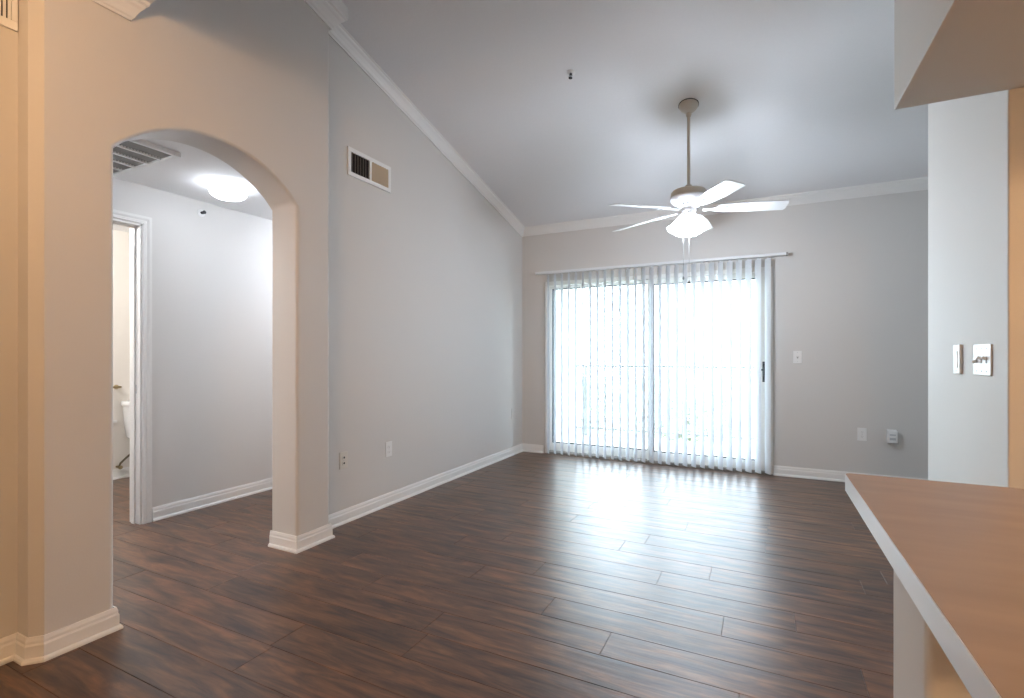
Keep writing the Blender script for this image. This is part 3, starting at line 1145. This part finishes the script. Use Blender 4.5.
# ------------------------------------------------------------------ countertop
ct = empty('countertop', (0.16, 1.297, 0.913))
tag(ct, 'tan laminate countertop with a white edge on the half wall', 'countertop')


def rounded(x0, x1, y0, y1, r):
    pts = [(x0, y0), (x1, y0), (x1, y1)]
    for i in range(6):
        a = math.pi / 2 + (math.pi / 2) * i / 5
        pts.append((x0 + r + r * math.cos(a), y1 - r + r * math.sin(a)))
    return pts


CX1, CY0 = 1.9, -0.80
bm = bmesh.new()
add_prism(bm, rounded(0.0012, CX1, CY0, -0.0012, 0.012), -0.034, 0.0, 'Z')
obj('top', bm, M['laminate'], ct)
bm = bmesh.new()
outer = rounded(0.0, CX1, CY0 - 0.0015, 0.0, 0.013)
add_prism(bm, outer, -0.035, -0.0008, 'Z')
obj('edge_band', bm, M['edge'], ct)

# ------------------------------------------------------------------ toilet and bathroom things
tl = empty('toilet', (-5.43, 2.772, 0))
tag(tl, 'white toilet partly hidden behind the bathroom door jamb', 'toilet')


def rring(hx, hy, z, cx=0, n=28, p=3.2):
    return [(cx + hx * math.copysign(abs(math.cos(a)) ** (2 / p), math.cos(a)), hy * math.copysign(abs(math.sin(a)) ** (2 / p), math.sin(a)), z) for a in [2 * math.pi * i / n for i in range(n)]]


def loft(bm, rings, cap=True):
    V = [[bm.verts.new(p) for p in r] for r in rings]
    for a, b in zip(V, V[1:]):
        n = len(a)
        for i in range(n):
            bm.faces.new((a[i], a[(i + 1) % n], b[(i + 1) % n], b[i]))
    if cap:
        bm.faces.new(list(reversed(V[0])))
        bm.faces.new(V[-1])


bm = bmesh.new()
loft(bm, [rring(0.075, 0.150, 0.36, 0.11), rring(0.085, 0.185, 0.40, 0.11), rring(0.090, 0.205, 0.55, 0.11), rring(0.093, 0.214, 0.69, 0.11)])
tank = obj('tank', bm, M['porcelain'], tl, smooth=True)
sharp(tank, 50)
bm = bmesh.new()
loft(bm, [rring(0.100, 0.222, 0.688, 0.112), rring(0.104, 0.226, 0.695, 0.112), rring(0.104, 0.226, 0.722, 0.112), rring(0.098, 0.220, 0.732, 0.112)])
sharp(obj('tank_lid', bm, M['porcelain'], tl, smooth=True), 50)
bm = bmesh.new()
loft(bm, [rring(0.20, 0.105, 0.0, 0.40, p=2.6), rring(0.19, 0.095, 0.10, 0.40, p=2.4), rring(0.22, 0.13, 0.24, 0.43, p=2.2), rring(0.27, 0.175, 0.36, 0.45, p=2.1), rring(0.275, 0.18, 0.385, 0.45, p=2.1)])
sharp(obj('bowl', bm, M['porcelain'], tl, smooth=True), 60)
bm = bmesh.new()
loft(bm, [rring(0.245, 0.182, 0.386, 0.48, p=2.1), rring(0.25, 0.187, 0.40, 0.48, p=2.1), rring(0.245, 0.182, 0.425, 0.48, p=2.1)])
sharp(obj('seat', bm, M['porcelain'], tl, smooth=True), 50)
bm = bmesh.new()
add_tube(bm, [(0.205, -0.15, 0.64), (0.225, -0.15, 0.64), (0.23, -0.10, 0.635), (0.23, -0.06, 0.63)], 0.007)
obj('flush_lever', bm, M['steel'], tl)
bm = bmesh.new()
add_tube(bm, [(0.11, -0.13, 0.37), (0.11, -0.135, 0.30), (0.09, -0.15, 0.23), (0.07, -0.19, 0.185), (0.05, -0.215, 0.15), (0.045, -0.222, 0.12)], 0.009)
sv = obj('supply_hose', bm, M['bronze'], tl, smooth=True)
bm = bmesh.new()
add_tube(bm, [(0.0, -0.222, 0.115), (0.06, -0.222, 0.115)], 0.010)
add_lathe(bm, [(0, 0), (0.018, 0), (0.018, 0.008), (0, 0.010)], 12, Matrix.Translation((0.062, -0.222, 0.115)) @ Matrix.Rotation(math.radians(90), 4, 'Y'))
obj('shutoff_valve', bm, M['brass'], tl)

tb = empty('towel_bar', (-5.43, 2.325, 0.865))
tag(tb, 'short aged brass towel bar on the bathroom wall above the toilet', 'towel bar')
bm = bmesh.new()
add_tube(bm, [(0.055, -0.25, 0), (0.055, 0.235, 0)], 0.010, 12)
obj('bar', bm, M['brass'], tb, smooth=True)
for y in (-0.235, 0.22):
    bm = bmesh.new()
    add_tube(bm, [(0.0, y, 0), (0.008, y, 0), (0.009, y, 0), (0.055, y, 0)], [0.022, 0.022, 0.010, 0.012], 12)
    obj('bracket', bm, M['brass'], tb)

# ------------------------------------------------------------------ balcony and outdoors
bm = bmesh.new()
add_box(bm, -3.2, 2.4, YB + 0.14, 7.25, -0.20, -0.03)
struct(obj('floor_balcony', bm, M['concrete']), 'pale concrete balcony floor outside the sliding door', 'balcony floor')
struct(box('ceiling_balcony', -3.2, 2.4, YB + 0.14, 7.25, 2.75, 2.9, M['stucco']), 'balcony ceiling outside the sliding door', 'ceiling')
struct(box('wall_balcony', -2.75, -2.47, YB + 0.14, 7.25, -0.03, 2.75, M['stucco']), 'white balcony side wall left of the railing', 'wall')

rail = empty('balcony_railing', (0, 7.12, 0))
tag(rail, 'grey balcony railing with thin pickets outside the sliding door', 'railing')
x0, x1 = -2.465, 2.3
box('top_rail', x0, x1, -0.025, 0.025, 0.985, 1.02, M['railing'], rail, bevel=0.004)
box('bottom_rail', x0, x1, -0.018, 0.018, 0.075, 0.105, M['railing'], rail, bevel=0.003)
for px in (-2.33, -0.95, 0.45, 1.9):
    box('post', px - 0.022, px + 0.022, -0.022, 0.022, -0.03, 0.985, M['railing'], rail)
x = -2.22
p0 = None
while x < x1:
    if min(abs(x - q) for q in (-2.33, -0.95, 0.45, 1.9)) > 0.04:
        if p0 is None:
            p0 = box('picket', -0.008, 0.008, -0.008, 0.008, 0.105, 0.985, M['railing'], rail)
            q = p0
        else:
            q = p0.copy()
            COL.objects.link(q)
            q.parent = rail
        q.location = (x, 0, 0)
    x += 0.112

struct(box('floor_ground', -60, 60, 8.5, 90, -3.2, -3.0, M['lawn']), 'pale lawn below the balcony', 'ground')


def tree(loc, h, rad, label, seed):
    rnd = random.Random(seed)
    t = empty('garden_tree', loc)
    tag(t, label, 'tree', 'trees beyond the balcony')
    bm = bmesh.new()
    add_tube(bm, [(0, 0, 0), (0.05, 0, h * 0.3), (0.0, 0.05, h * 0.6), (0.03, 0, h * 0.85)], [0.16, 0.13, 0.09, 0.03], 10)
    for k in range(9):
        a = rnd.uniform(0, 6.28)
        z = h * rnd.uniform(0.35, 0.75)
        add_tube(bm, [(0, 0, z), (rad * 0.4 * math.cos(a), rad * 0.4 * math.sin(a), z + 0.35), (rad * 0.75 * math.cos(a), rad * 0.75 * math.sin(a), z + 0.6)], [0.05, 0.035, 0.015], 6)
    obj('trunk', bm, M['bark'], t)
    bm = bmesh.new()
    for k in range(2600):
        d = Vector((rnd.gauss(0, 1), rnd.gauss(0, 1), rnd.gauss(0, 1))).normalized() * rnd.random() ** 0.4
        c = Vector((d.x * rad, d.y * rad, h * 0.64 + d.z * h * 0.36))
        s = rnd.uniform(0.06, 0.12)
        m3 = Matrix.Translation(c) @ Matrix.Rotation(rnd.uniform(0, 6.28), 4, 'Z') @ Matrix.Rotation(rnd.uniform(-1.2, 1.2), 4, 'X')
        v = [bm.verts.new(m3 @ Vector(p)) for p in ((-s, 0, 0), (0, -s * 0.4, 0.02), (s, 0, 0), (0, s * 0.4, 0.02))]
        bm.faces.new(v)
    obj('foliage', bm, M['leaf'], t)


for (x, y, h, r, sd) in ((-4.2, 11.5, 3.9, 1.1, 1), (-1.6, 12.5, 3.5, 1.2, 2), (-6.0, 14.0, 4.4, 1.4, 3), (1.2, 12.0, 3.4, 1.1, 4)):
    tree((x, y, -3.0), h, r, 'pale leafy treetop seen below the balcony rail through the slats', sd)
